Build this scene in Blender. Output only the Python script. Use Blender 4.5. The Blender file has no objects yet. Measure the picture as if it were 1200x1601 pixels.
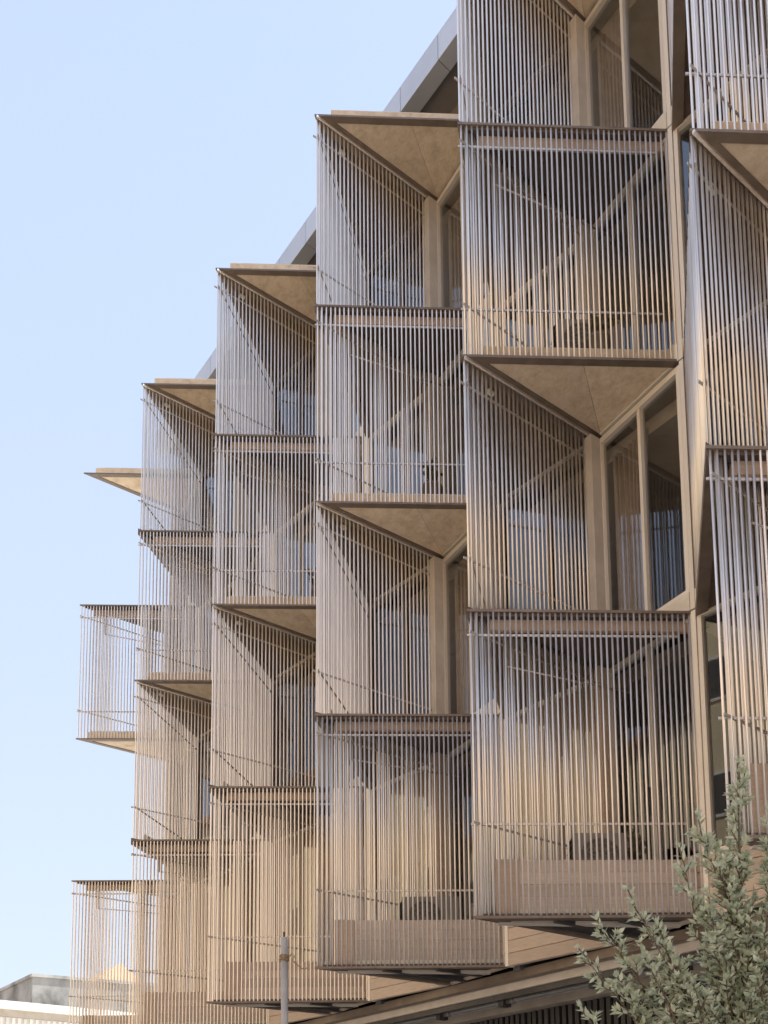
import bpy, bmesh, math, random
from mathutils import Vector, Matrix
random.seed(7)
sc = bpy.context.scene
COL = sc.collection

# ------------------------------------------------------------------ camera
cam_d = bpy.data.cameras.new('camera')
cam = bpy.data.objects.new('camera', cam_d); COL.objects.link(cam); sc.camera = cam
CR = Vector((0.67285698, 0.73948409, -0.02065843)); CU = Vector((0.09736638, -0.06084218, 0.99338714)); CF = Vector((-0.73333708, 0.67041891, 0.11293897))
CP = Vector((0.0, -8.6088, 1.6))
cam.matrix_world = Matrix(((CR.x, CU.x, -CF.x, CP.x), (CR.y, CU.y, -CF.y, CP.y), (CR.z, CU.z, -CF.z, CP.z), (0, 0, 0, 1)))
cam_d.sensor_fit = 'VERTICAL'; cam_d.sensor_height = 24.0
cam_d.lens = 1471.18 / 1601 * 24.0
cam_d.shift_x = -160.26 / 1601; cam_d.shift_y = 861.6 / 1601
cam_d.clip_start = 0.05; cam_d.clip_end = 3000

# ------------------------------------------------------------------ sky and sun
SUN_EL = math.radians(50); SX, SY = 0.46, 0.888
world = bpy.data.worlds.new('World'); sc.world = world; world.use_nodes = True
wn = world.node_tree; wn.nodes.clear()
wo = wn.nodes.new('ShaderNodeOutputWorld'); wb = wn.nodes.new('ShaderNodeBackground'); ws = wn.nodes.new('ShaderNodeTexSky')
ws.sky_type = 'NISHITA'; ws.sun_disc = False; ws.sun_elevation = SUN_EL; ws.sun_rotation = math.atan2(SX, SY)
ws.air_density = 1.0; ws.dust_density = 3.0; ws.ozone_density = 1.0; ws.altitude = 0
wb.inputs[1].default_value = 0.12
wh = wn.nodes.new('ShaderNodeMixRGB'); wh.inputs[0].default_value = 0.82; 
wt = wn.nodes.new('ShaderNodeTexCoord'); wx = wn.nodes.new('ShaderNodeSeparateXYZ'); wr = wn.nodes.new('ShaderNodeMapRange')   # pale summer haze over the clear sky, whiter towards the horizon
wr.inputs[1].default_value = 0.0; wr.inputs[2].default_value = 0.8
wc = wn.nodes.new('ShaderNodeMixRGB'); wc.inputs[1].default_value = (3.7, 4.1, 4.75, 1); wc.inputs[2].default_value = (2.85, 3.5, 4.95, 1)
wn.links.new(wt.outputs['Generated'], wx.inputs[0]); wn.links.new(wx.outputs[2], wr.inputs[0]); wn.links.new(wr.outputs[0], wc.inputs[0]); wn.links.new(wc.outputs[0], wh.inputs[2])
wn.links.new(ws.outputs[0], wh.inputs[1]); wn.links.new(wh.outputs[0], wb.inputs[0]); wn.links.new(wb.outputs[0], wo.inputs[0])
sun_d = bpy.data.lights.new('sun', 'SUN'); sun = bpy.data.objects.new('sun', sun_d); COL.objects.link(sun)
sun_d.energy = 5.0; sun_d.angle = math.radians(0.6); sun_d.color = (1.0, 0.96, 0.905)
sdir = Vector((SX * math.cos(SUN_EL), SY * math.cos(SUN_EL), math.sin(SUN_EL)))
sun.rotation_euler = sdir.to_track_quat('Z', 'Y').to_euler(); sun.location = (20, -40, 40)
vs = sc.view_settings; vs.view_transform = 'Standard'; vs.look = 'None'; vs.gamma = 1; vs.use_curve_mapping = False
vs.exposure = 1.0

# ------------------------------------------------------------------ materials
def rgb(c): return (c[0], c[1], c[2], 1)
def mat(name, c1, c2=None, scale=6.0, rough=0.7, metal=0.0, bump=0.0, stretch=(1, 1, 1), detail=6.0, spec=0.5, c3=None, bscale=None):
    m = bpy.data.materials.new(name); m.use_nodes = True; nt = m.node_tree; b = nt.nodes['Principled BSDF']
    b.inputs['Roughness'].default_value = rough; b.inputs['Metallic'].default_value = metal; b.inputs['Specular IOR Level'].default_value = spec
    b.inputs['Base Color'].default_value = rgb(c1)
    if c2:
        tc = nt.nodes.new('ShaderNodeTexCoord'); mp = nt.nodes.new('ShaderNodeMapping'); mp.inputs['Scale'].default_value = stretch
        ge = nt.nodes.new('ShaderNodeNewGeometry')
        nz = nt.nodes.new('ShaderNodeTexNoise'); nz.inputs['Scale'].default_value = scale; nz.inputs['Detail'].default_value = detail; nz.inputs['Roughness'].default_value = 0.62
        cr = nt.nodes.new('ShaderNodeValToRGB'); cr.color_ramp.elements[0].position = 0.3; cr.color_ramp.elements[1].position = 0.7
        cr.color_ramp.elements[0].color = rgb(c1); cr.color_ramp.elements[1].color = rgb(c2)
        if c3:
            e = cr.color_ramp.elements.new(0.52); e.color = rgb(c3)
        nt.links.new(ge.outputs['Position'], mp.inputs[0]); nt.links.new(mp.outputs[0], nz.inputs['Vector']); nt.links.new(nz.outputs[0], cr.inputs[0])
        oi = nt.nodes.new('ShaderNodeObjectInfo'); mx = nt.nodes.new('ShaderNodeHueSaturation')
        mr = nt.nodes.new('ShaderNodeMapRange'); mr.inputs[3].default_value = 0.88; mr.inputs[4].default_value = 1.1
        nt.links.new(oi.outputs['Random'], mr.inputs[0]); nt.links.new(mr.outputs[0], mx.inputs['Value'])
        nt.links.new(cr.outputs[0], mx.inputs['Color']); nt.links.new(mx.outputs[0], b.inputs['Base Color'])
        rr = nt.nodes.new('ShaderNodeMapRange'); rr.inputs[3].default_value = max(0, rough - 0.1); rr.inputs[4].default_value = min(1, rough + 0.12)
        nt.links.new(nz.outputs[0], rr.inputs[0]); nt.links.new(rr.outputs[0], b.inputs['Roughness'])
        if bump:
            n2 = nt.nodes.new('ShaderNodeTexNoise'); n2.inputs['Scale'].default_value = bscale or scale * 3; n2.inputs['Detail'].default_value = 8
            nt.links.new(mp.outputs[0], n2.inputs['Vector'])
            bp = nt.nodes.new('ShaderNodeBump'); bp.inputs['Strength'].default_value = bump; bp.inputs['Distance'].default_value = 0.02
            nt.links.new(n2.outputs[0], bp.inputs['Height']); nt.links.new(bp.outputs[0], b.inputs['Normal'])
    return m
M = {}
M['bar'] = mat('champagne metal bars', (0.79, 0.74, 0.685), (0.87, 0.82, 0.765), 3.0, 0.40, 0.84)
M['rail'] = mat('rail metal', (0.50, 0.455, 0.41), (0.58, 0.535, 0.49), 3.0, 0.42, 0.7)
M['plate'] = mat('brown steel plate', (0.15, 0.115, 0.088), (0.22, 0.175, 0.138), 5.0, 0.5, 0.3)
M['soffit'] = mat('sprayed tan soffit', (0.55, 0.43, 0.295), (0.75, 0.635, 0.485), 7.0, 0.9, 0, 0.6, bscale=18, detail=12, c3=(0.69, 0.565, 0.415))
M['fascia'] = mat('cream render', (0.68, 0.61, 0.49), (0.78, 0.72, 0.60), 7.0, 0.85, 0, 0.25, stretch=(1, 1, 2.5))
M['band'] = mat('pink brown timber band', (0.42, 0.315, 0.23), (0.52, 0.405, 0.305), 9.0, 0.75, 0, 0.2, stretch=(1, 1, 6))
M['board'] = mat('weathered timber board', (0.58, 0.48, 0.385), (0.70, 0.60, 0.50), 7.0, 0.8, 0, 0.3, stretch=(1, 1, 9))
M['board_light'] = mat('warm timber board', (0.48, 0.37, 0.27), (0.60, 0.48, 0.365), 6.0, 0.75, 0, 0.3, stretch=(1, 1, 8))
M['board_tan'] = mat('tan reflection colour', (0.46, 0.34, 0.22), (0.58, 0.45, 0.31), 5.0, 0.75, 0, 0.2, stretch=(6, 6, 0.6))  # tan of the street's reflection, put into the colour of added boards
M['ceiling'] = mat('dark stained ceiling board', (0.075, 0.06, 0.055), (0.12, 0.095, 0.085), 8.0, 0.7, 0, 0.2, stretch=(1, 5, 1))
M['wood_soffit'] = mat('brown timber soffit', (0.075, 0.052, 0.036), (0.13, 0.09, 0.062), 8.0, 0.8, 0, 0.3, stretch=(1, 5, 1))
M['concrete'] = mat('smooth concrete', (0.45, 0.40, 0.335), (0.57, 0.515, 0.44), 3.0, 0.85, 0, 0.3)
M['beam'] = mat('dark concrete beam', (0.25, 0.215, 0.17), (0.35, 0.305, 0.25), 3.0, 0.9, 0, 0.3)  # darker, browner tone than the plain concrete
M['frame'] = mat('beige aluminium', (0.74, 0.67, 0.56), (0.79, 0.72, 0.61), 2.0, 0.45, 0.1)
M['curtain'] = mat('grey beige curtain', (0.42, 0.36, 0.30), (0.56, 0.49, 0.41), 9.0, 0.95)
M['silver'] = mat('silver roof sheet', (0.52, 0.54, 0.58), (0.60, 0.62, 0.66), 1.2, 0.42, 0.45)
M['roof_wall'] = mat('dark taupe wall', (0.15, 0.13, 0.115), (0.21, 0.185, 0.165), 2.0, 0.85)
M['black'] = mat('black stained slat', (0.018, 0.017, 0.016), (0.035, 0.032, 0.03), 6.0, 0.6, stretch=(1, 1, 0.2))
M['dark_steel'] = mat('dark grey steel', (0.06, 0.058, 0.055), (0.1, 0.095, 0.09), 5.0, 0.55, 0.4)
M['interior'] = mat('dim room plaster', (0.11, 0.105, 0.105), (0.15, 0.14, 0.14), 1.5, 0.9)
M['pipe'] = mat('grey conduit pipe', (0.16, 0.155, 0.15), (0.24, 0.23, 0.22), 6.0, 0.5, 0.3)
M['pole'] = mat('galvanised tube', (0.33, 0.33, 0.315), (0.45, 0.45, 0.43), 9.0, 0.55, 0.2, 0.15, c3=(0.39, 0.38, 0.355))
M['wire'] = mat('rusty yellow wire', (0.36, 0.26, 0.10), (0.22, 0.13, 0.06), 40.0, 0.7)
M['ac'] = mat('grey appliance enamel', (0.26, 0.235, 0.21), (0.33, 0.30, 0.27), 4.0, 0.5)
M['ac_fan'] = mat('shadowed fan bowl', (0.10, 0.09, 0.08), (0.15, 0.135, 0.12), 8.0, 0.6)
M['ac_dark'] = mat('dark fan plastic', (0.03, 0.03, 0.03), (0.06, 0.055, 0.05), 8.0, 0.5)
M['stained'] = mat('stained grey concrete', (0.07, 0.068, 0.065), (0.46, 0.45, 0.43), 0.55, 0.95, 0, 0.4, c3=(0.33, 0.325, 0.31), stretch=(1, 1, 0.7))
M['white_wall'] = mat('white painted sheet', (0.70, 0.67, 0.60), (0.78, 0.75, 0.68), 1.0, 0.7)
M['tan_wall'] = mat('tan plaster', (0.54, 0.39, 0.265), (0.62, 0.47, 0.335), 0.8, 0.9)
M['yellow_wall'] = mat('ochre yellow plaster', (0.60, 0.46, 0.27), (0.67, 0.53, 0.34), 0.8, 0.9)
M['cream_wall'] = mat('cream plaster', (0.57, 0.40, 0.275), (0.64, 0.47, 0.34), 0.8, 0.9)
M['tile_roof'] = mat('clay roof', (0.28, 0.13, 0.08), (0.4, 0.2, 0.12), 3.0, 0.85)
M['asphalt'] = mat('asphalt', (0.045, 0.045, 0.045), (0.065, 0.063, 0.06), 3.0, 0.9, 0, 0.4, bscale=60)
M['paving'] = mat('pale paving', (0.60, 0.575, 0.535), (0.70, 0.675, 0.635), 1.3, 0.9, 0, 0.3)
M['ground'] = mat('dry ground', (0.48, 0.45, 0.40), (0.56, 0.53, 0.48), 0.3, 0.95, 0, 0.3)
M['kerb'] = mat('kerb stone', (0.32, 0.3, 0.28), (0.42, 0.4, 0.37), 3.0, 0.9)
M['paint'] = mat('white road paint', (0.72, 0.72, 0.7), (0.8, 0.8, 0.78), 6.0, 0.8)
M['bark'] = mat('grey brown bark', (0.10, 0.075, 0.05), (0.19, 0.15, 0.11), 30.0, 0.9, 0, 0.4)
def leaf_mat():
    m = mat('pale olive leaf', (0.27, 0.335, 0.215), (0.70, 0.75, 0.62), 30.0, 0.3)
    nt = m.node_tree; b = nt.nodes['Principled BSDF']; b.inputs['Specular IOR Level'].default_value = 0.5
    col = b.inputs['Base Color'].links[0].from_socket
    tr = nt.nodes.new('ShaderNodeBsdfTranslucent'); mx = nt.nodes.new('ShaderNodeMixShader'); mx.inputs[0].default_value = 0.25
    nt.links.new(col, tr.inputs[0]); nt.links.new(b.outputs[0], mx.inputs[1]); nt.links.new(tr.outputs[0], mx.inputs[2])
    nt.links.new(mx.outputs[0], nt.nodes['Material Output'].inputs[0]); return m
M['leaf'] = leaf_mat()
def glass_mat():
    m = bpy.data.materials.new('window glass'); m.use_nodes = True; nt = m.node_tree; nt.nodes.clear()
    o = nt.nodes.new('ShaderNodeOutputMaterial'); mx = nt.nodes.new('ShaderNodeMixShader'); lw = nt.nodes.new('ShaderNodeLayerWeight'); lw.inputs[0].default_value = 0.5
    pw = nt.nodes.new('ShaderNodeMath'); pw.operation = 'POWER'; pw.inputs[1].default_value = 2.5; fr = nt.nodes.new('ShaderNodeMapRange'); fr.inputs[3].default_value = 0.045; fr.inputs[4].default_value = 0.6
    nt.links.new(lw.outputs['Facing'], pw.inputs[0]); nt.links.new(pw.outputs[0], fr.inputs[0])
    tr = nt.nodes.new('ShaderNodeBsdfTransparent'); tr.inputs[0].default_value = (0.86, 0.85, 0.83, 1)
    gl = nt.nodes.new('ShaderNodeBsdfGlossy'); gl.inputs['Roughness'].default_value = 0.01; gl.inputs[0].default_value = (0.86, 0.92, 1, 1)
    nt.links.new(fr.outputs[0], mx.inputs[0]); nt.links.new(tr.outputs[0], mx.inputs[1]); nt.links.new(gl.outputs[0], mx.inputs[2]); nt.links.new(mx.outputs[0], o.inputs[0])
    return m
M['glass'] = glass_mat()

# ------------------------------------------------------------------ helpers
WL = {}                                    # world location of every linked object
def link(o, loc, parent=None):
    COL.objects.link(o); loc = Vector(loc); WL[o.name] = loc
    if parent is not None:
        o.parent = parent; o.location = loc - WL[parent.name]
    else: o.location = loc
    return o
def tag(o, label=None, cat=None, group=None, kind=None):
    for k, v in (('label', label), ('category', cat), ('group', group), ('kind', kind)):
        if v: o[k] = v
    return o
def empty(name, loc, label, cat, group=None):
    o = bpy.data.objects.new(name, None); o.empty_display_size = 0.3
    return tag(link(o, loc), label, cat, group)
class MB:
    def __init__(s): s.v = []; s.f = []
    def add(s, vs, fs):
        n = len(s.v); s.v += [Vector(p) for p in vs]; s.f += [tuple(i + n for i in f) for f in fs]; return s
    def prism(s, poly, z0, z1):            # poly: xy points
        n = len(poly); a = sum(poly[i][0] * poly[(i + 1) % n][1] - poly[(i + 1) % n][0] * poly[i][1] for i in range(n))
        if a < 0: poly = poly[::-1]
        vs = [(p[0], p[1], z0) for p in poly] + [(p[0], p[1], z1) for p in poly]
        fs = [tuple(range(n - 1, -1, -1)), tuple(range(n, 2 * n))] + [(i, (i + 1) % n, n + (i + 1) % n, n + i) for i in range(n)]
        return s.add(vs, fs)
    def wall(s, a, b, d0, d1, z0, z1):     # box along a->b, from d0 to d1 to its left (ccw normal)
        a = Vector(a[:2]); b = Vector(b[:2]); t = (b - a).normalized(); n = Vector((-t.y, t.x))
        return s.prism([tuple(a + n * d0), tuple(b + n * d0), tuple(b + n * d1), tuple(a + n * d1)], z0, z1)
    def box(s, x0, x1, y0, y1, z0, z1): return s.prism([(x0, y0), (x1, y0), (x1, y1), (x0, y1)], z0, z1)
    def tube(s, pts, rad, n=8, caps=True):
        pts = [Vector(p) for p in pts]; rads = rad if isinstance(rad, (list, tuple)) else [rad] * len(pts)
        base = len(s.v); up = None
        for i, p in enumerate(pts):
            d = (pts[min(i + 1, len(pts) - 1)] - pts[max(i - 1, 0)]).normalized()
            if up is None: up = d.orthogonal().normalized()
            up = (up - d * up.dot(d)).normalized(); w = d.cross(up)
            for k in range(n):
                an = 2 * math.pi * k / n; s.v.append(p + (up * math.cos(an) + w * math.sin(an)) * rads[i])
        for i in range(len(pts) - 1):
            for k in range(n):
                a = base + i * n + k; b = base + i * n + (k + 1) % n; s.f.append((a, b, b + n, a + n))
        if caps:
            s.f.append(tuple(base + k for k in range(n - 1, -1, -1))); e = base + (len(pts) - 1) * n; s.f.append(tuple(e + k for k in range(n)))
        return s
    def build(s, name, m, parent=None, smooth=False, bevel=0.0, origin=None):
        if origin is None:
            lo = Vector([min(v[i] for v in s.v) for i in range(3)]); hi = Vector([max(v[i] for v in s.v) for i in range(3)])
            origin = Vector(((lo.x + hi.x) / 2, (lo.y + hi.y) / 2, lo.z))
        me = bpy.data.meshes.new(name); me.from_pydata([tuple(v - Vector(origin)) for v in s.v], [], s.f); me.update()
        me.materials.append(M[m] if isinstance(m, str) else m)
        if smooth: me.polygons.foreach_set('use_smooth', [True] * len(me.polygons))
        o = bpy.data.objects.new(name, me); link(o, origin, parent)
        if bevel:
            b = o.modifiers.new('bevel', 'BEVEL'); b.width = bevel; b.segments = 2; b.limit_method = 'ANGLE'
        return o
def V2(a): return Vector((a[0], a[1]))
def lerp(a, b, t): return (a[0] + (b[0] - a[0]) * t, a[1] + (b[1] - a[1]) * t)
def inset(tri, ds):                        # ds[i]: inset of edge i -> i+1
    n = len(tri); c = V2(lerp(lerp(tri[0], tri[1], .5), tri[2], 1 / 3)); L = []
    for i in range(n):
        a = V2(tri[i]); b = V2(tri[(i + 1) % n]); t = (b - a).normalized(); nn = Vector((-t.y, t.x))
        if nn.dot(c - a) < 0: nn = -nn
        L.append((a + nn * ds[i], t))
    out = []
    for i in range(n):
        p, t = L[i - 1]; q, u = L[i]; den = t.x * u.y - t.y * u.x; k = ((q - p).x * u.y - (q - p).y * u.x) / den
        out.append(tuple(p + t * k))
    return out

# ------------------------------------------------------------------ ground, street
def struct(name, mb, m, parent=None):
    o = mb.build(name, m, parent); o['kind'] = 'structure'; return o
struct('ground', MB().add([(-900, -900, 0), (900, -900, 0), (900, 900, 0), (-900, 900, 0)], [(0, 1, 2, 3)]), 'ground')
struct('road', MB().box(-200, 120, -18.0, -12.5, -0.3, 0.004), 'asphalt')
struct('pavement', MB().box(-200, 120, -12.3, 5.0, -0.3, 0.12), 'paving')
struct('kerb', MB().box(-200, 120, -12.5, -12.3, -0.3, 0.13), 'kerb')
for i in range(9):
    struct('lane_marking', MB().box(-40 + i * 6, -37 + i * 6, -15.3, -15.18, 0.006, 0.008), 'paint')

# ------------------------------------------------------------------ the building
PER = 3.0559
ZL = [4.197, 7.626, 10.626, 13.604, 16.583]
def Lp(c): return (-10.1718 + PER * c, -2.2508)
def Ip(c): return (-9.9912 + PER * c, -0.1602)
def Rp(c): return (-8.5817 + PER * c, -0.3254)
COLS = [-3, -2, -1, 0, 1, 2, 3, 4, 5]
XEND = Ip(-3)[0]; XR = Rp(5)[0]
bld = empty('apartment_building', ((XEND + XR) / 2, 2.0, 0), 'tall apartment building with zigzag triangular balconies screened by slender metal bars', 'building')

# floors, partitions, back wall, ground floor
for l in range(5):
    MB().box(XEND + .02, XR + 1.5, 0.02, 4.0, ZL[l] - 0.22, ZL[l] - 0.03).build('floor_slab', 'concrete', bld)
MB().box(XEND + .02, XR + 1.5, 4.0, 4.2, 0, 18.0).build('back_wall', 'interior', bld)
for c in [-3] + COLS:
    pass
for c in COLS:
    x = Rp(c)[0]
    for s in range(4):
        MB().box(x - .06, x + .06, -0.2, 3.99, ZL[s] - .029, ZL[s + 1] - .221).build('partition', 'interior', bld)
MB().box(XEND - .16, XEND + .0, -0.12, 4.2, 0, 18.0).build('end_wall', 'concrete', bld)
MB().box(XEND + .02, XR + 1.5, 0.72, 0.95, 3.86, ZL[0] - .222).build('concrete_beam', 'beam', bld)
MB().box(XEND + .02, XR + 1.5, -0.14, 0.0, ZL[0] - .12, ZL[0] - .004).build('edge_beam', 'plate', bld)
MB().box(XEND + .02, XR + 1.5, 0.06, 0.10, ZL[0] - .30, ZL[0] - .222).build('edge_channel', 'dark_steel', bld)
MB().tube([(XEND + .3, .36, 4.03 - .10), (XR + 1.5, .36, 4.03 - .10)], .035, 10).build('service_pipe', 'pipe', bld, True)
for c in COLS:
    for f in (0.25, 0.8):
        x = Lp(c)[0] + f * PER
        MB().box(x - .05, x + .05, .28, .44, 3.86, ZL[0] - .222).build('pipe_bracket', 'dark_steel', bld)
        MB().tube([(x + .12, .36, 3.93), (x + .20, .36, 3.93)], .043, 10).build('pipe_collar', 'pipe', bld, True)
MB().box(XEND + .02, XR + 1.5, 0.98, 1.1, 0, 3.85).build('ground_floor_wall', 'black', bld)
x = XEND + .1; sl = None
while x < XR + 1.2:
    dd = random.uniform(-.012, .012)
    MB().box(x, x + .07, 0.9 + dd, 0.978, 0.13, 3.855).build('slat', 'black', bld); x += .115

# roof: silver eave panels over a dark wall
x = XEND - .1
while x < XR + 1.4:
    MB().box(x, x + .905, -0.75, -0.52, 17.85, 18.27).build('roof_panel', 'silver', bld, bevel=.006); x += .915
MB().box(XEND - .1, XR + 1.5, -0.745, 4.3, 18.275, 18.30).build('roof_capping', 'silver', bld)
MB().box(XEND, XR + 1.5, -0.515, 4.2, 17.93, 18.2).build('eave_soffit', 'roof_wall', bld)
MB().box(XEND, XR + 1.5, -0.12, 0.1, ZL[4] - .02, 17.93).build('upper_wall', 'roof_wall', bld)

# window units along the zigzag wall
def window(a, b, z0, z1, base, reflected_tan=False, fm='frame'):
    a = V2(a); b = V2(b); t = (b - a).normalized(); L = (b - a).length
    def P(u): return tuple(a + t * u)
    w = .05; m = MB(); u0, u1 = .035, L - .035; zb = z0 + base
    m.wall(P(u0), P(u0 + w), -.04, .05, zb, z1); m.wall(P(u1 - w), P(u1), -.04, .05, zb, z1)
    m.wall(P(u0 + w), P(u1 - w), -.04, .05, z1 - w - .02, z1); m.wall(P(u0 + w), P(u1 - w), -.04, .05, zb, zb + w)
    fr = m.build('window', fm, bld)
    um = (u0 + u1) / 2 + .02
    MB().wall(P(um - .023), P(um + .023), -.035, .045, zb + w, z1 - w - .02).build('mullion', fm, fr)
    for q0, q1 in ((u0 + w, um - .03), (um + .03, u1 - w)):
        MB().wall(P(q0), P(q1), .012, .018, zb + w, z1 - w - .02).build('pane', 'glass', fr)
    if reflected_tan:  # added boards behind the glass, their tan stands in for the yellow building's reflection
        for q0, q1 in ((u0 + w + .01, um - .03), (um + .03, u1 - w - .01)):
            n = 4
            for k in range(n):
                MB().wall(P(q0 + (q1 - q0) * k / n + .002), P(q0 + (q1 - q0) * (k + 1) / n - .002), .05, .066, zb + w, z1 - w - .03).build('reflection_board', 'board_tan', fr)
    return fr
for c in COLS:
    R0, I, R = Rp(c - 1), Ip(c), Rp(c)
    for s in range(4):
        z0, z1 = ZL[s], ZL[s + 1] - .035
        for k, (a, b) in enumerate(((R0, I), (I, R))):
            if c == -3 and k == 0: continue
            base = .66 if s == 0 else .22
            window(a, b, z0, z1, base, s == 0 and (c < 0 or (c < 2 and k == 0)), 'plate' if (s % 2 == 1 and k == 0) else 'frame')  # odd-storey side windows: the shade behind the bars is put into dark frames
            if s == 0:
                for j in range(4):
                    MB().wall(lerp(a, b, .02), lerp(a, b, .98), -.05 - .004 * (j % 2), .03, z0 + .165 * j + .003, z0 + .165 * (j + 1) - .003).build('board', 'board_light', bld, bevel=.004)
            else:
                MB().wall(lerp(a, b, .02), lerp(a, b, .98), -.06, .06, z0 + .002, z0 + .218).build('sill_upstand', 'fascia', bld, bevel=.006)
        # posts where the wall folds
        MB().wall(lerp(I, Lp(c), 0.0), lerp(I, Lp(c), .095), -.075, .075, z0 + .002, z1 - .001).build('pilaster', 'board_light' if s == 0 else 'concrete', bld, bevel=.006)  # lowest pilasters: reflected yellow light put into a warm board colour
        MB().box(R[0] - .03, R[0] + .03, R[1] - .05, R[1] + .07, z0 + .004, z1 + .02).build('post', 'frame', bld, bevel=.005)

# balconies
BARS = []                                  # (x, y, z0, z1, balcony)
def bars(a, b, n, z0, z1, bal, t0=0.0, t1=1.0, off=0.0):
    a = V2(a); b = V2(b); t = (b - a).normalized(); nn = Vector((-t.y, t.x))
    for i in range(n):
        u = t0 + (t1 - t0) * (i + .5) / n
        p = a + (b - a) * u + nn * off
        BARS.append((p.x, p.y, z0, z1, bal))
def ring(tri, eds, w, z0, z1):             # a flat frame along some edges of a triangle
    ds = [w if i in eds else 0.0 for i in range(3)]; inn = inset(tri, [d if d else 1e-4 for d in ds]); m = MB()
    for i in eds: m.prism([tri[i], tri[(i + 1) % 3], inn[(i + 1) % 3], inn[i]], z0, z1)
    return m
def rail(a, b, z, bal, off, t0=.0, t1=.93):
    p = V2(lerp(a, b, t0)); q = V2(lerp(a, b, t1))
    MB().wall(p, q, off - .006, off + .006, z - .012, z + .012).build('rail', 'rail', bal)
PH = ['lowest', 'second', 'third', 'top']
for c in COLS:
    L, I, R, R0 = Lp(c), Ip(c), Rp(c), Rp(c - 1)
    for s in range(5):
        z = ZL[s]
        if s % 2 == 0:
            tri = [L, R, I]
            inn = inset(tri, [.07, .02, .07])
            if s == 0:
                bal = MB().prism(inset(tri, [.03, .02, .03]), z + .03, z + .06).build('balcony', 'dark_steel', bld)
                ring(tri, [0, 2], .10, z, z + .03).build('edge_plate', 'plate', bal)
                for f in (.32, .62):
                    MB().wall(lerp(lerp(L, R, f), I, .08), lerp(I, R, f * .9), -.03, .03, z - .02, z + .029).build('joist', 'dark_steel', bal)
                MB().wall(lerp(L, I, .16), lerp(R, I, .3), -.04, .04, z - .015, z + .028).build('joist', 'concrete', bal)
                MB().wall(lerp(L, R, .1), lerp(L, R, .2), .055, .10, z + .061, z + .655).build('end_board', 'board_light', bal, bevel=.004)
                for j in range(4):
                    MB().wall(lerp(L, R, .2005), lerp(L, R, .965), .075 + .003 * (j % 2), .105, z + .122 + j * .133, z + .122 + (j + 1) * .133 - .003).build('board', 'board', bal, bevel=.002)
                MB().wall(lerp(L, R, .2005), lerp(L, R, .965), .065, .105, z + .061, z + .118).build('kick_strip', 'fascia', bal)
            else:
                f = .52; g = .0025 / 2.5; m0 = lerp(inn[0], inn[1], f - g); m1 = lerp(inn[0], inn[1], f + g); i1 = lerp(inn[2], inn[1], .003)
                bal = MB().prism([inn[0], m0, inn[2]], z + .012, z + .19).build('roof_plate' if s == 4 else 'balcony', 'soffit', bld)
                MB().prism([m1, inn[1], i1], z + .013, z + .188).build('soffit_panel', 'soffit', bal)
                ring(tri, [0, 2], .09, z, z + .028).build('edge_plate', 'plate', bal)
                MB().wall(lerp(L, R, .10), lerp(L, R, .985), .09, .13, z + .029, z + .225).build('fascia', 'fascia', bal, bevel=.006)
            if s > 0 and c > -3:
                tx = [R0, L, I]
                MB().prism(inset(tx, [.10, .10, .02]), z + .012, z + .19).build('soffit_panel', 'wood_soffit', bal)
                ring(tx, [0, 1], .125, z, z + .028).build('edge_plate', 'plate', bal)
                lamp = MB().box(-.025, .025, -.045, .045, z - .035, z + .011)
                p = V2(L) * .72 + V2(I) * .16 + V2(R0) * .12
                for v in lamp.v: v.x += p.x; v.y += p.y
                lamp.build('lamp_housing', 'white_wall', bal, bevel=.008)
            if s > 0 and c > -3: MB().wall(lerp(L, I, .01), lerp(L, I, .93), -.034, -.008, z - .028, z - .001).build('edge_trim', 'bar', bal)
            if s == 4: continue
            zt = ZL[s + 1] - .03
            bars(L, R, 40, z + .03, zt, bal, .004, .985, .018)
            bars(L, I, 28, z + .03, zt, bal, .03, .90, -.02)
            lo = z + (1.03 if s == 0 else .62)
            rail(L, R, zt - .25, bal, .038); rail(L, R, lo, bal, .038)
            rail(L, I, zt - .25, bal, -.042); rail(L, I, lo, bal, -.042)
            # drying rod on a hanger
            h0 = lerp(L, I, .24); h1 = lerp(I, R, .3)
            MB().box(h0[0] + .05, h0[0] + .056, h0[1] - .02, h0[1] + .02, zt - .5, zt - .03).build('hanger', 'rail', bal)
            MB().tube([(h0[0] + .053, h0[1], zt - .49), (h1[0], h1[1] - .03, zt - .49)], .011, 6).build('drying_rod', 'rail', bal, True)
        else:
            if c > -3:
                tri = [R0, L, I]
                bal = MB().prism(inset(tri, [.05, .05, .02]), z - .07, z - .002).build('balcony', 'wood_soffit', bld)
                ring(tri, [0, 1], .125, z - .095, z - .071).build('edge_plate', 'plate', bal)
                ring(tri, [0, 1], .03, z - .07, z + .03).build('edge_rim', 'plate', bal)
                MB().wall(lerp(R0, L, .12), lerp(R0, L, .9), .10, .14, z - .0015, z + .17).build('fascia', 'fascia', bal)
            tri = [L, R, I]
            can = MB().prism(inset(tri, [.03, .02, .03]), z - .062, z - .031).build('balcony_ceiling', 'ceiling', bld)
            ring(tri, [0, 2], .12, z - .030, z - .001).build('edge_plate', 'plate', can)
            MB().wall(lerp(L, R, .10), lerp(L, R, .985), .09, .14, z - .19, z - .0625).build('timber_band', 'band', can, bevel=.006)
            if c == -3: continue
            zt = ZL[s + 1]
            bars(R0, L, 37, z + .03, zt, bal, .03, .99, .018)
            bars(L, I, 28, z + .03, zt, bal, .03, .90, .02)
            rail(R0, L, zt - .28, bal, .038, .05, .99); rail(R0, L, z + .62, bal, .038, .05, .99)
            rail(L, I, zt - .28, bal, .042); rail(L, I, z + .62, bal, .042)
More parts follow.
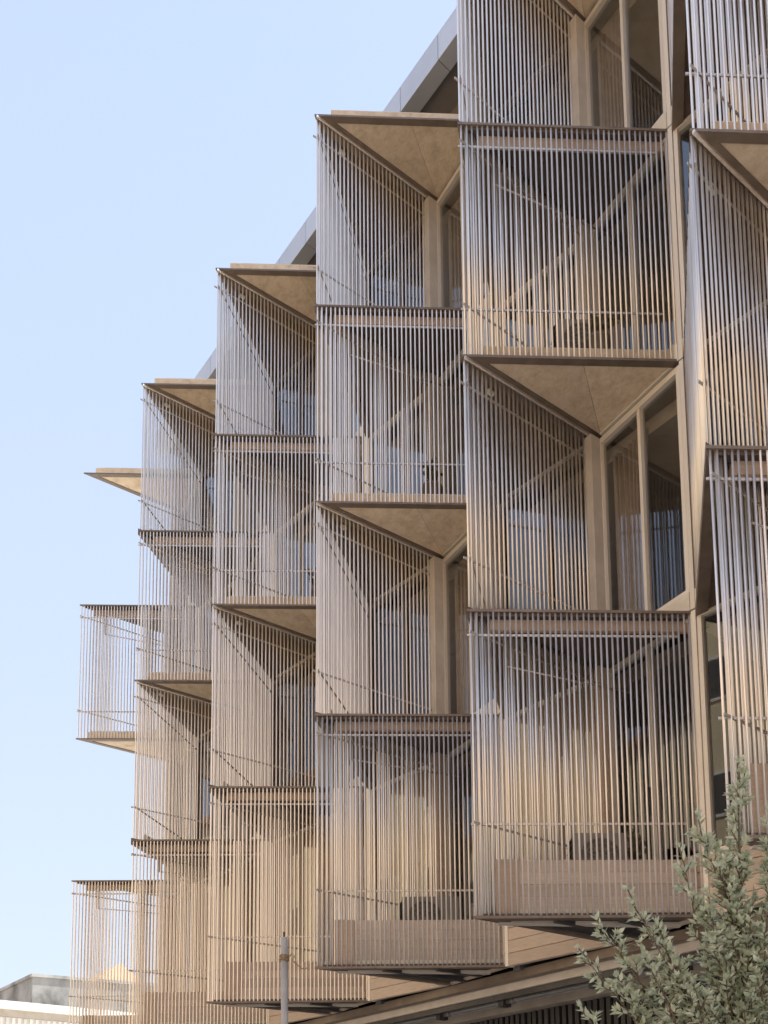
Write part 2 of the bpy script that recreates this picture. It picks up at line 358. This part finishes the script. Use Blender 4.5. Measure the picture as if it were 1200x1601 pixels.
# bars: the 300 that show largest are parts of their own, the rest is one mesh
RB = 0.0122
def px(p):
    d = Vector(p) - CP; w = d.dot(CF)
    return 600 + 160.26 + 1471.18 * d.dot(CR) / w, 800.5 + 861.6 - 1471.18 * d.dot(CU) / w
def score(b):
    x0, y0 = px((b[0], b[1], b[2])); x1, y1 = px((b[0], b[1], b[3]))
    if not (0 < (x0 + x1) / 2 < 1200): return 0
    h = min(y0, 1601) - max(y1, 0); w = 1 / (Vector((b[0], b[1], 0)) - Vector((CP.x, CP.y, 0))).length
    vis = 0.25 if b[5] else 1.0
    return max(h, 0) * w * vis
BARS = [b + (0,) for b in BARS]
BARS.sort(key=score, reverse=True)
proto = {}
def bar_mesh(h):
    k = round(h, 3)
    if k not in proto:
        m = MB().tube([(0, 0, 0), (0, 0, h)], RB, 8, True); me = bpy.data.meshes.new('bar'); me.from_pydata([tuple(v) for v in m.v], [], m.f)
        me.polygons.foreach_set('use_smooth', [len(p.vertices) == 4 for p in me.polygons]); me.materials.append(M['bar']); proto[k] = me
    return proto[k]
for (x, y, z0, z1, bal, _) in BARS[:300]:
    o = link(bpy.data.objects.new('bar', bar_mesh(z1 - z0)), (x + random.uniform(-.002, .002), y + random.uniform(-.002, .002), z0), bal)
    o.rotation_euler = (random.uniform(-.0014, .0014), random.uniform(-.0014, .0014), 0)
m = MB()
for (x, y, z0, z1, bal, _) in BARS[300:]:
    dx = random.uniform(-.003, .003); m.tube([(x + dx, y, z0), (x, y, z1)], RB, 8, False)
tag(m.build('bars', 'bar', bld, True), kind='stuff')

# ------------------------------------------------------------------ curtains behind the glass
def curtain(c, s, label):
    I, R = Ip(c), Rp(c); z0, z1 = ZL[s] + .24, ZL[s + 1] - .25; m = MB(); n = 60; vs = []; fs = []
    a = V2(lerp(I, R, .07)); b = V2(lerp(I, R, .5)); t = (b - a).normalized(); nn = Vector((-t.y, t.x))
    for i in range(n + 1):
        u = i / n; 
        for k in range(5):
            v = k / 4; w = .036 * math.sin(u * 50 + 1.1 * math.sin(u * 9)) * (1 - .35 * v); sq = 1 - .16 * math.sin(v * 2.6) * u
            p = a + (b - a) * (u * sq) + nn * (.15 + w); vs.append((p.x, p.y, z1 + (z0 - z1) * v))
    for i in range(n):
        for k in range(4):
            q = i * 5 + k; fs.append((q, q + 1, q + 6, q + 5))
    o = m.add(vs, fs).build('curtain', 'curtain', None, True); so = o.modifiers.new('thick', 'SOLIDIFY'); so.thickness = .004
    tag(o, label, 'curtain', 'curtains behind the balcony windows')
curtain(1, 1, 'grey beige curtain behind the large central window below the wide soffit')
curtain(1, 3, 'grey beige curtain in the window at the top of the frame')
curtain(0, 1, 'grey curtain behind the narrow window left of the large central window')
curtain(0, 3, 'grey curtain behind the window just under the highest visible roof plate')

# ------------------------------------------------------------------ air conditioners
def air_con(c, s, label):
    L, I, R = Lp(c), Ip(c), Rp(c); z = ZL[s] + (.43 if s == 0 else .19)
    cx = .30 * L[0] + .36 * I[0] + .34 * R[0]; cy = .30 * L[1] + .36 * I[1] + .34 * R[1]
    if s == 0: z0 = ZL[0] + .06
    else: z0 = ZL[s] + .19
    root = empty('air_conditioner', (cx, cy, z0), label, 'air conditioner', 'outdoor units on the balconies')
    ang = math.atan2(R[1] - L[1], R[0] - L[0]); ca, sa = math.cos(ang), math.sin(ang)
    def T(m):
        for v in m.v:
            x, y = v.x, v.y; v.x = cx + x * ca - y * sa; v.y = cy + x * sa + y * ca
        return m
    h0, h1 = z, z + .6
    T(MB().box(-.36, .40, -.14, .14, h0, h1)).build('casing', 'ac', root, bevel=.015)
    for k in range(7):
        T(MB().add([(-.375, -.12, h0 + .06 + k * .075), (-.375, .12, h0 + .06 + k * .075), (-.362, .12, h0 + .10 + k * .075), (-.362, -.12, h0 + .10 + k * .075),
                    (-.395, -.12, h0 + .05 + k * .075), (-.395, .12, h0 + .05 + k * .075)], [(0, 1, 2, 3), (4, 5, 1, 0), (4, 0, 3), (5, 2, 1), (3, 2, 5, 4)])).build('louver', 'ac_dark', root)
    d = MB(); n = 28; ctr = (-.06, h0 + .3)
    d.add([(ctr[0] + .24 * math.cos(2 * math.pi * k / n), -.145, ctr[1] + .24 * math.sin(2 * math.pi * k / n)) for k in range(n)] +
          [(ctr[0] + .24 * math.cos(2 * math.pi * k / n), -.1415, ctr[1] + .24 * math.sin(2 * math.pi * k / n)) for k in range(n)],
          [tuple(range(n))] + [(k, k + n, (k + 1) % n + n, (k + 1) % n) for k in range(n)])
    T(d).build('fan_opening', 'ac_fan', root)
    g = MB()
    for rr in (.06, .12, .18, .235):
        g.tube([(ctr[0] + rr * math.cos(2 * math.pi * k / 24), -.158, ctr[1] + rr * math.sin(2 * math.pi * k / 24)) for k in range(25)], .004, 4, False)
    for k in range(6):
        a = k * math.pi / 6; g.tube([(ctr[0] - .235 * math.cos(a), -.155, ctr[1] - .235 * math.sin(a)), (ctr[0] + .235 * math.cos(a), -.155, ctr[1] + .235 * math.sin(a))], .004, 4)
    T(g).build('fan_grille', 'ac', root)
    for xx in (-.28, .3):
        T(MB().box(xx - .03, xx + .03, -.16, .16, z0, h0)).build('foot', 'ac_dark', root)
air_con(1, 0, 'grey louvred air conditioner in the lowest balcony beside the shrub')
air_con(0, 0, 'grey louvred air conditioner in the lowest balcony left of the shrub balcony')
air_con(1, 2, 'grey louvred air conditioner in the large upper balcony at centre right')

# ------------------------------------------------------------------ potted plants
M['pot'] = mat('brown clay pot', (0.17, 0.14, 0.12), (0.25, 0.21, 0.18), 6.0, 0.85)
M['dry_leaf'] = mat('brownish pot plant leaf', (0.09, 0.10, 0.045), (0.20, 0.15, 0.08), 20.0, 0.6)
def potted(c, s, fa, fb, h, label, seed):
    r = random.Random(seed); L, I, R = Lp(c), Ip(c), Rp(c); x, y = lerp(lerp(L, R, fa), I, fb); z = ZL[s] + (.06 if s == 0 else .19)
    root = empty('potted_plant', (x, y, z), label, 'plant', 'potted plants on the balconies')
    ph = .28 if s else .55
    MB().tube([(x, y, z), (x, y, z + .03), (x, y, z + ph - .04), (x, y, z + ph - .04), (x, y, z + ph)], [.10, .105, .14, .155, .155], 14).build('pot', 'pot', root, True)
    st = MB(); lf = MB()
    for k in range(9):
        d = Vector((r.uniform(-.5, .5), r.uniform(-.5, .5), 1)).normalized(); p0 = Vector((x, y, z + ph)); p1 = p0 + d * h * r.uniform(.6, 1); st.tube([p0, p0.lerp(p1, .5) + Vector((0, 0, .02)), p1], .005, 5, False)
        for q in range(14):
            p = p0.lerp(p1, r.uniform(.3, 1.0)); o = Vector((r.uniform(-1, 1), r.uniform(-1, 1), r.uniform(-.3, .8))).normalized(); u = o.orthogonal().normalized() * .022; ln = r.uniform(.07, .13)
            lf.add([p, p + o * ln * .5 + u, p + o * ln, p + o * ln * .5 - u], [(0, 1, 2, 3)])
    st.build('stem', 'bark', root, True); lf.build('foliage', 'dry_leaf', root)
potted(0, 2, .62, .25, .42, 'bushy potted plant on the upper balcony in the middle of the photo', 3)
potted(-1, 2, .66, .28, .40, 'potted plant on the upper balcony left of the middle', 5)
potted(1, 2, .62, .22, .34, 'potted plant beside the air conditioner on the large upper balcony', 8)
potted(1, 0, .72, .25, .45, 'potted plant in the lowest balcony beside the shrub', 9)

# ------------------------------------------------------------------ pole with wire
pole = empty('metal_pole', (-5.28, -5.50, .12), 'grey galvanised metal pole with wire tied near its top', 'pole')
def pp(z): k = (z - .12) / 2.98; return (-5.28 + .09 * k, -5.50 - .09 * k, z)
MB().tube([pp(.12), pp(1.5), pp(3.085)], 0.0225, 16).build('tube', 'pole', pole, True)
MB().tube([pp(3.08), pp(3.10)], [0.0225, .02], 16).build('cap', 'pole', pole, True)
MB().tube([pp(3.095), pp(3.135)], .006, 8).build('bolt', 'dark_steel', pole, True)
w = MB(); q = pp(2.965); pts = []
for k in range(44):
    a = k * .62; rr = .029 + .004 * math.sin(k * 2.3); pts.append((q[0] + rr * math.cos(a), q[1] + rr * math.sin(a), q[2] - .018 + .0009 * k + .004 * math.sin(k)))
w.tube(pts, .0034, 6)
rgt = Vector((CR.x, CR.y, 0)).normalized()
b0 = Vector(q) + rgt * .03
w.tube([b0 + Vector((0, 0, .01)), b0 + rgt * .02 + Vector((0, 0, .028)), b0 + rgt * .035 + Vector((0, 0, .012)), b0 + rgt * .022 + Vector((0, 0, -.014)), b0 + rgt * .06 + Vector((0, 0, -.05)), b0 + rgt * .085 + Vector((0, 0, -.068)), b0 + rgt * .115 + Vector((0, 0, -.066))], .0042, 6)
w.build('wire_tie', 'wire', pole, True)

# ------------------------------------------------------------------ shrub
shrub = empty('shrub', (-2.25, -4.95, .12), 'tall pale green leafy shrub in front of the lowest balcony', 'shrub')
rnd = random.Random(11)
wood = MB(); LEAVES = []
def add_leaf(p, d, size):
    LEAVES.append((Vector(p), Vector(d).normalized(), size, rnd.uniform(0, 6.28)))
def twig(p, d, ln):
    d = Vector(d).normalized(); n = max(4, int(ln / .021)); pts = [Vector(p)]; cur = Vector(p)
    for i in range(n):
        d = (d + Vector((rnd.uniform(-.12, .12), rnd.uniform(-.12, .12), rnd.uniform(-.04, .13)))).normalized()
        cur = cur + d * (ln / n); pts.append(cur.copy())
        for k in range(3):
            o = d.orthogonal().normalized(); o = Matrix.Rotation(rnd.uniform(0, 6.28), 3, d) @ o
            add_leaf(cur, d * rnd.uniform(.5, 1.0) + o * rnd.uniform(.6, 1.0), rnd.uniform(.026, .055))
    for k in range(4):
        o = Matrix.Rotation(k * 1.6, 3, d) @ d.orthogonal().normalized(); add_leaf(cur, d + o * .45, rnd.uniform(.026, .042))
    wood.tube(pts[::2] if len(pts) > 5 else pts, [.0032] * len(pts[::2] if len(pts) > 5 else pts), 4, False)
def leader(a, b, r0, nt, lmax, bow=.1):
    a = Vector(a); b = Vector(b); pts = []; ln = (b - a).length; side = Vector((rnd.uniform(-1, 1), rnd.uniform(-1, 1), 0)) * bow * ln
    for i in range(9):
        u = i / 8; pts.append(a.lerp(b, u) + side * math.sin(u * math.pi) * .5)
    wood.tube(pts, [r0 * (1 - .82 * i / 8) for i in range(9)], 7, False)
    for i in range(nt):
        u = .12 + .88 * (i + rnd.random()) / nt; k = min(int(u * 8), 7); p = pts[k].lerp(pts[k + 1], u * 8 - k); d = (pts[k + 1] - pts[k]).normalized()
        o = Matrix.Rotation(rnd.uniform(0, 6.28), 3, d) @ d.orthogonal().normalized()
        l = lmax * (1.0 - .72 * u) * rnd.uniform(.55, 1.1)
        twig(p, d * rnd.uniform(.5, 1.0) + o * .9 + Vector((0, 0, .25)), max(l, .05))
    twig(pts[-1], b - a, .09)
B0 = Vector((-2.27, -4.98, .12))
wood.tube([B0, B0 + Vector((.01, .02, 1.0)), B0 + Vector((-.02, .0, 2.0)), B0 + Vector((.0, -.02, 2.35))], [.035, .03, .024, .018], 9, False)
def bp(z): return B0 + Vector((0, 0, z - .12))
for a, tip, r0, nt, lm in (
        (bp(2.2), (-2.21, -5.03, 3.30), .014, 50, .15), (bp(2.0), (-2.33, -5.15, 3.06), .012, 46, .20), (bp(2.0), (-2.12, -4.92, 2.95), .012, 40, .22),
        (bp(1.7), (-2.66, -5.43, 2.62), .012, 34, .16), (bp(1.6), (-2.48, -5.26, 2.60), .011, 34, .18), (bp(1.7), (-2.03, -4.80, 2.68), .012, 38, .24),
        (bp(1.8), (-2.30, -5.16, 2.70), .012, 44, .24), (bp(1.4), (-2.62, -5.36, 2.36), .010, 26, .15), (bp(1.5), (-2.42, -5.24, 2.45), .011, 36, .22),
        (bp(1.5), (-2.18, -5.05, 2.60), .012, 46, .26), (bp(1.3), (-2.75, -5.45, 2.24), .009, 16, .11), (bp(1.2), (-2.35, -5.20, 2.30), .011, 40, .26),
        (bp(1.4), (-2.05, -4.85, 2.40), .012, 40, .28), (bp(1.9), (-2.28, -5.08, 2.92), .011, 44, .22), (bp(1.1), (-2.50, -5.25, 2.12), .010, 30, .2), (bp(1.2), (-2.60, -5.30, 2.30), .010, 34, .2), (bp(1.5), (-2.52, -5.33, 2.50), .010, 34, .18), (bp(1.3), (-2.42, -5.15, 2.26), .010, 34, .24), (bp(1.6), (-2.72, -5.48, 2.50), .009, 24, .13), (bp(1.7), (-2.55, -5.36, 2.74), .009, 24, .13), (bp(1.3), (-2.70, -5.40, 2.14), .009, 24, .14), (bp(1.9), (-2.38, -5.22, 2.92), .009, 26, .14), (bp(1.8), (-2.10, -4.95, 3.08), .009, 26, .15)):
    leader(a, tip, r0, int(nt * 1.15), lm * 1.05)
wood.build('trunk', 'bark', shrub, True)
LV = [(0, 0, 0), (.17, .30, .03), (.19, .55, .015), (0, 1, -.06), (-.19, .55, .015), (-.17, .30, .03), (0, .3, -.02), (0, .58, -.025)]
LF = [(0, 1, 6), (1, 2, 7, 6), (2, 3, 7), (0, 6, 5), (6, 7, 4, 5), (7, 3, 4)]
lm = bpy.data.meshes.new('leaf'); lm.from_pydata(LV, [], LF); lm.materials.append(M['leaf'])
def leaf_mx(p, d, s, a):
    yv = d; up = Vector((0, 0, 1)) if abs(d.z) < .95 else Vector((1, 0, 0))
    xv = yv.cross(up).normalized(); zv = xv.cross(yv)
    R_ = Matrix((xv, yv, zv)).transposed().to_4x4(); R_ = R_ @ Matrix.Rotation((a - 3.14) * .35, 4, 'Y')
    return Matrix.Translation(p) @ R_ @ Matrix.Diagonal((s, s, s, 1))
def lscore(l):
    x, y = px(l[0]); 
    return (l[0] - CP).length if (0 < x < 1200 and 0 < y < 1601) else 99
LEAVES.sort(key=lscore)
cm = MB()
for l in LEAVES[300:]:
    X = leaf_mx(*l); cm.add([X @ Vector(v) for v in LV], LF)
crown = cm.build('crown', 'leaf', shrub); crown['kind'] = 'stuff'
for l in LEAVES[:300]:
    o = bpy.data.objects.new('leaf', lm); X = leaf_mx(*l); COL.objects.link(o); o.parent = crown
    X.translation = X.translation - WL[crown.name]; o.matrix_local = X

# ------------------------------------------------------------------ neighbouring buildings
g = empty('concrete_building', (-50, 8, 0), 'grey stained flat topped concrete building rising behind the white one', 'building')
P = [(-47.3, 5.3), (-46.1, 11.5), (-60, 16), (-62, 5.0)]
MB().prism(P, 0, 11.25).build('wall', 'stained', g)
Pc = [(-47.22, 5.22), (-46.0, 11.55), (-60.1, 16.1), (-62.1, 4.9)]
MB().prism(Pc, 11.251, 11.4).build('coping', 'stained', g)
g = empty('white_building', (-43, 6, 0), 'low white building with ribbed sheet wall at the lower left corner', 'building')
MB().box(-46.0, -39.8, -14, 9.5, 0, 8.0).build('wall', 'white_wall', g)
MB().box(-46.1, -39.5, -14.2, 9.7, 8.28, 8.6).build('parapet', 'white_wall', g)
MB().box(-46.0, -39.7, -14.1, 9.6, 8.001, 8.279).build('gutter_band', 'concrete', g)
y = -6.0
while y < 9.3:
    MB().box(-39.8, -39.74, y, y + .11, .2, 7.98).build('rib', 'white_wall', g); y += .22
g = empty('gabled_house', (-69.5, 17.5, 0), 'small distant tan gabled house seen through the lowest left balcony bars', 'house')
MB().box(-75, -68.5, 15.5, 19.5, 0, 15.6).build('wall', 'tan_wall', g)
MB().add([(-75.2, 15.2, 15.6), (-68.3, 15.2, 15.6), (-68.3, 19.8, 15.6), (-75.2, 19.8, 15.6), (-75.2, 17.5, 17.3), (-68.3, 17.5, 17.3)], [(0, 1, 5, 4), (2, 3, 4, 5), (1, 2, 5), (3, 0, 4), (0, 3, 2, 1)]).build('roof', 'tan_wall', g)
def house(name, label, x0, x1, y0, y1, h, wm, cols, rows, roofm):
    g = empty(name, ((x0 + x1) / 2, (y0 + y1) / 2, 0), label, 'building')
    MB().box(x0, x1, y0, y1, 0, h).build('wall', wm, g)
    MB().box(x0 - .4, x1 + .4, y0 - .4, y1 + .4, h + .001, h + .35).build('roof', roofm, g)
    for r in range(rows):
        for k in range(cols):
            cx = x0 + (x1 - x0) * (k + .5) / cols; z = 1.0 + (h - .6) / rows * r
            f = MB().box(cx - .65, cx + .65, y1, y1 + .06, z, z + 1.5).build('window', 'frame', g)
            MB().box(cx - .55, cx + .55, y1 + .061, y1 + .065, z + .1, z + 1.4).build('pane', 'ac_dark', f)
    return g
house('yellow_building', 'ochre yellow building across the street reflected in the windows', -46, -8, -31, -19, 20.0, 'yellow_wall', 12, 5, 'tile_roof')
house('plaster_building', 'peach plaster building across the street behind the camera', -5, 26, -34, -19, 20.0, 'cream_wall', 10, 5, 'tile_roof')
house('tan_building', 'long tan building across the street further along', -90, -48, -33, -19, 19.0, 'tan_wall', 10, 5, 'tile_roof')
house('corner_building', 'tan corner building at the end of the street', 32, 44, -20, 8, 15, 'tan_wall', 4, 4, 'tile_roof')
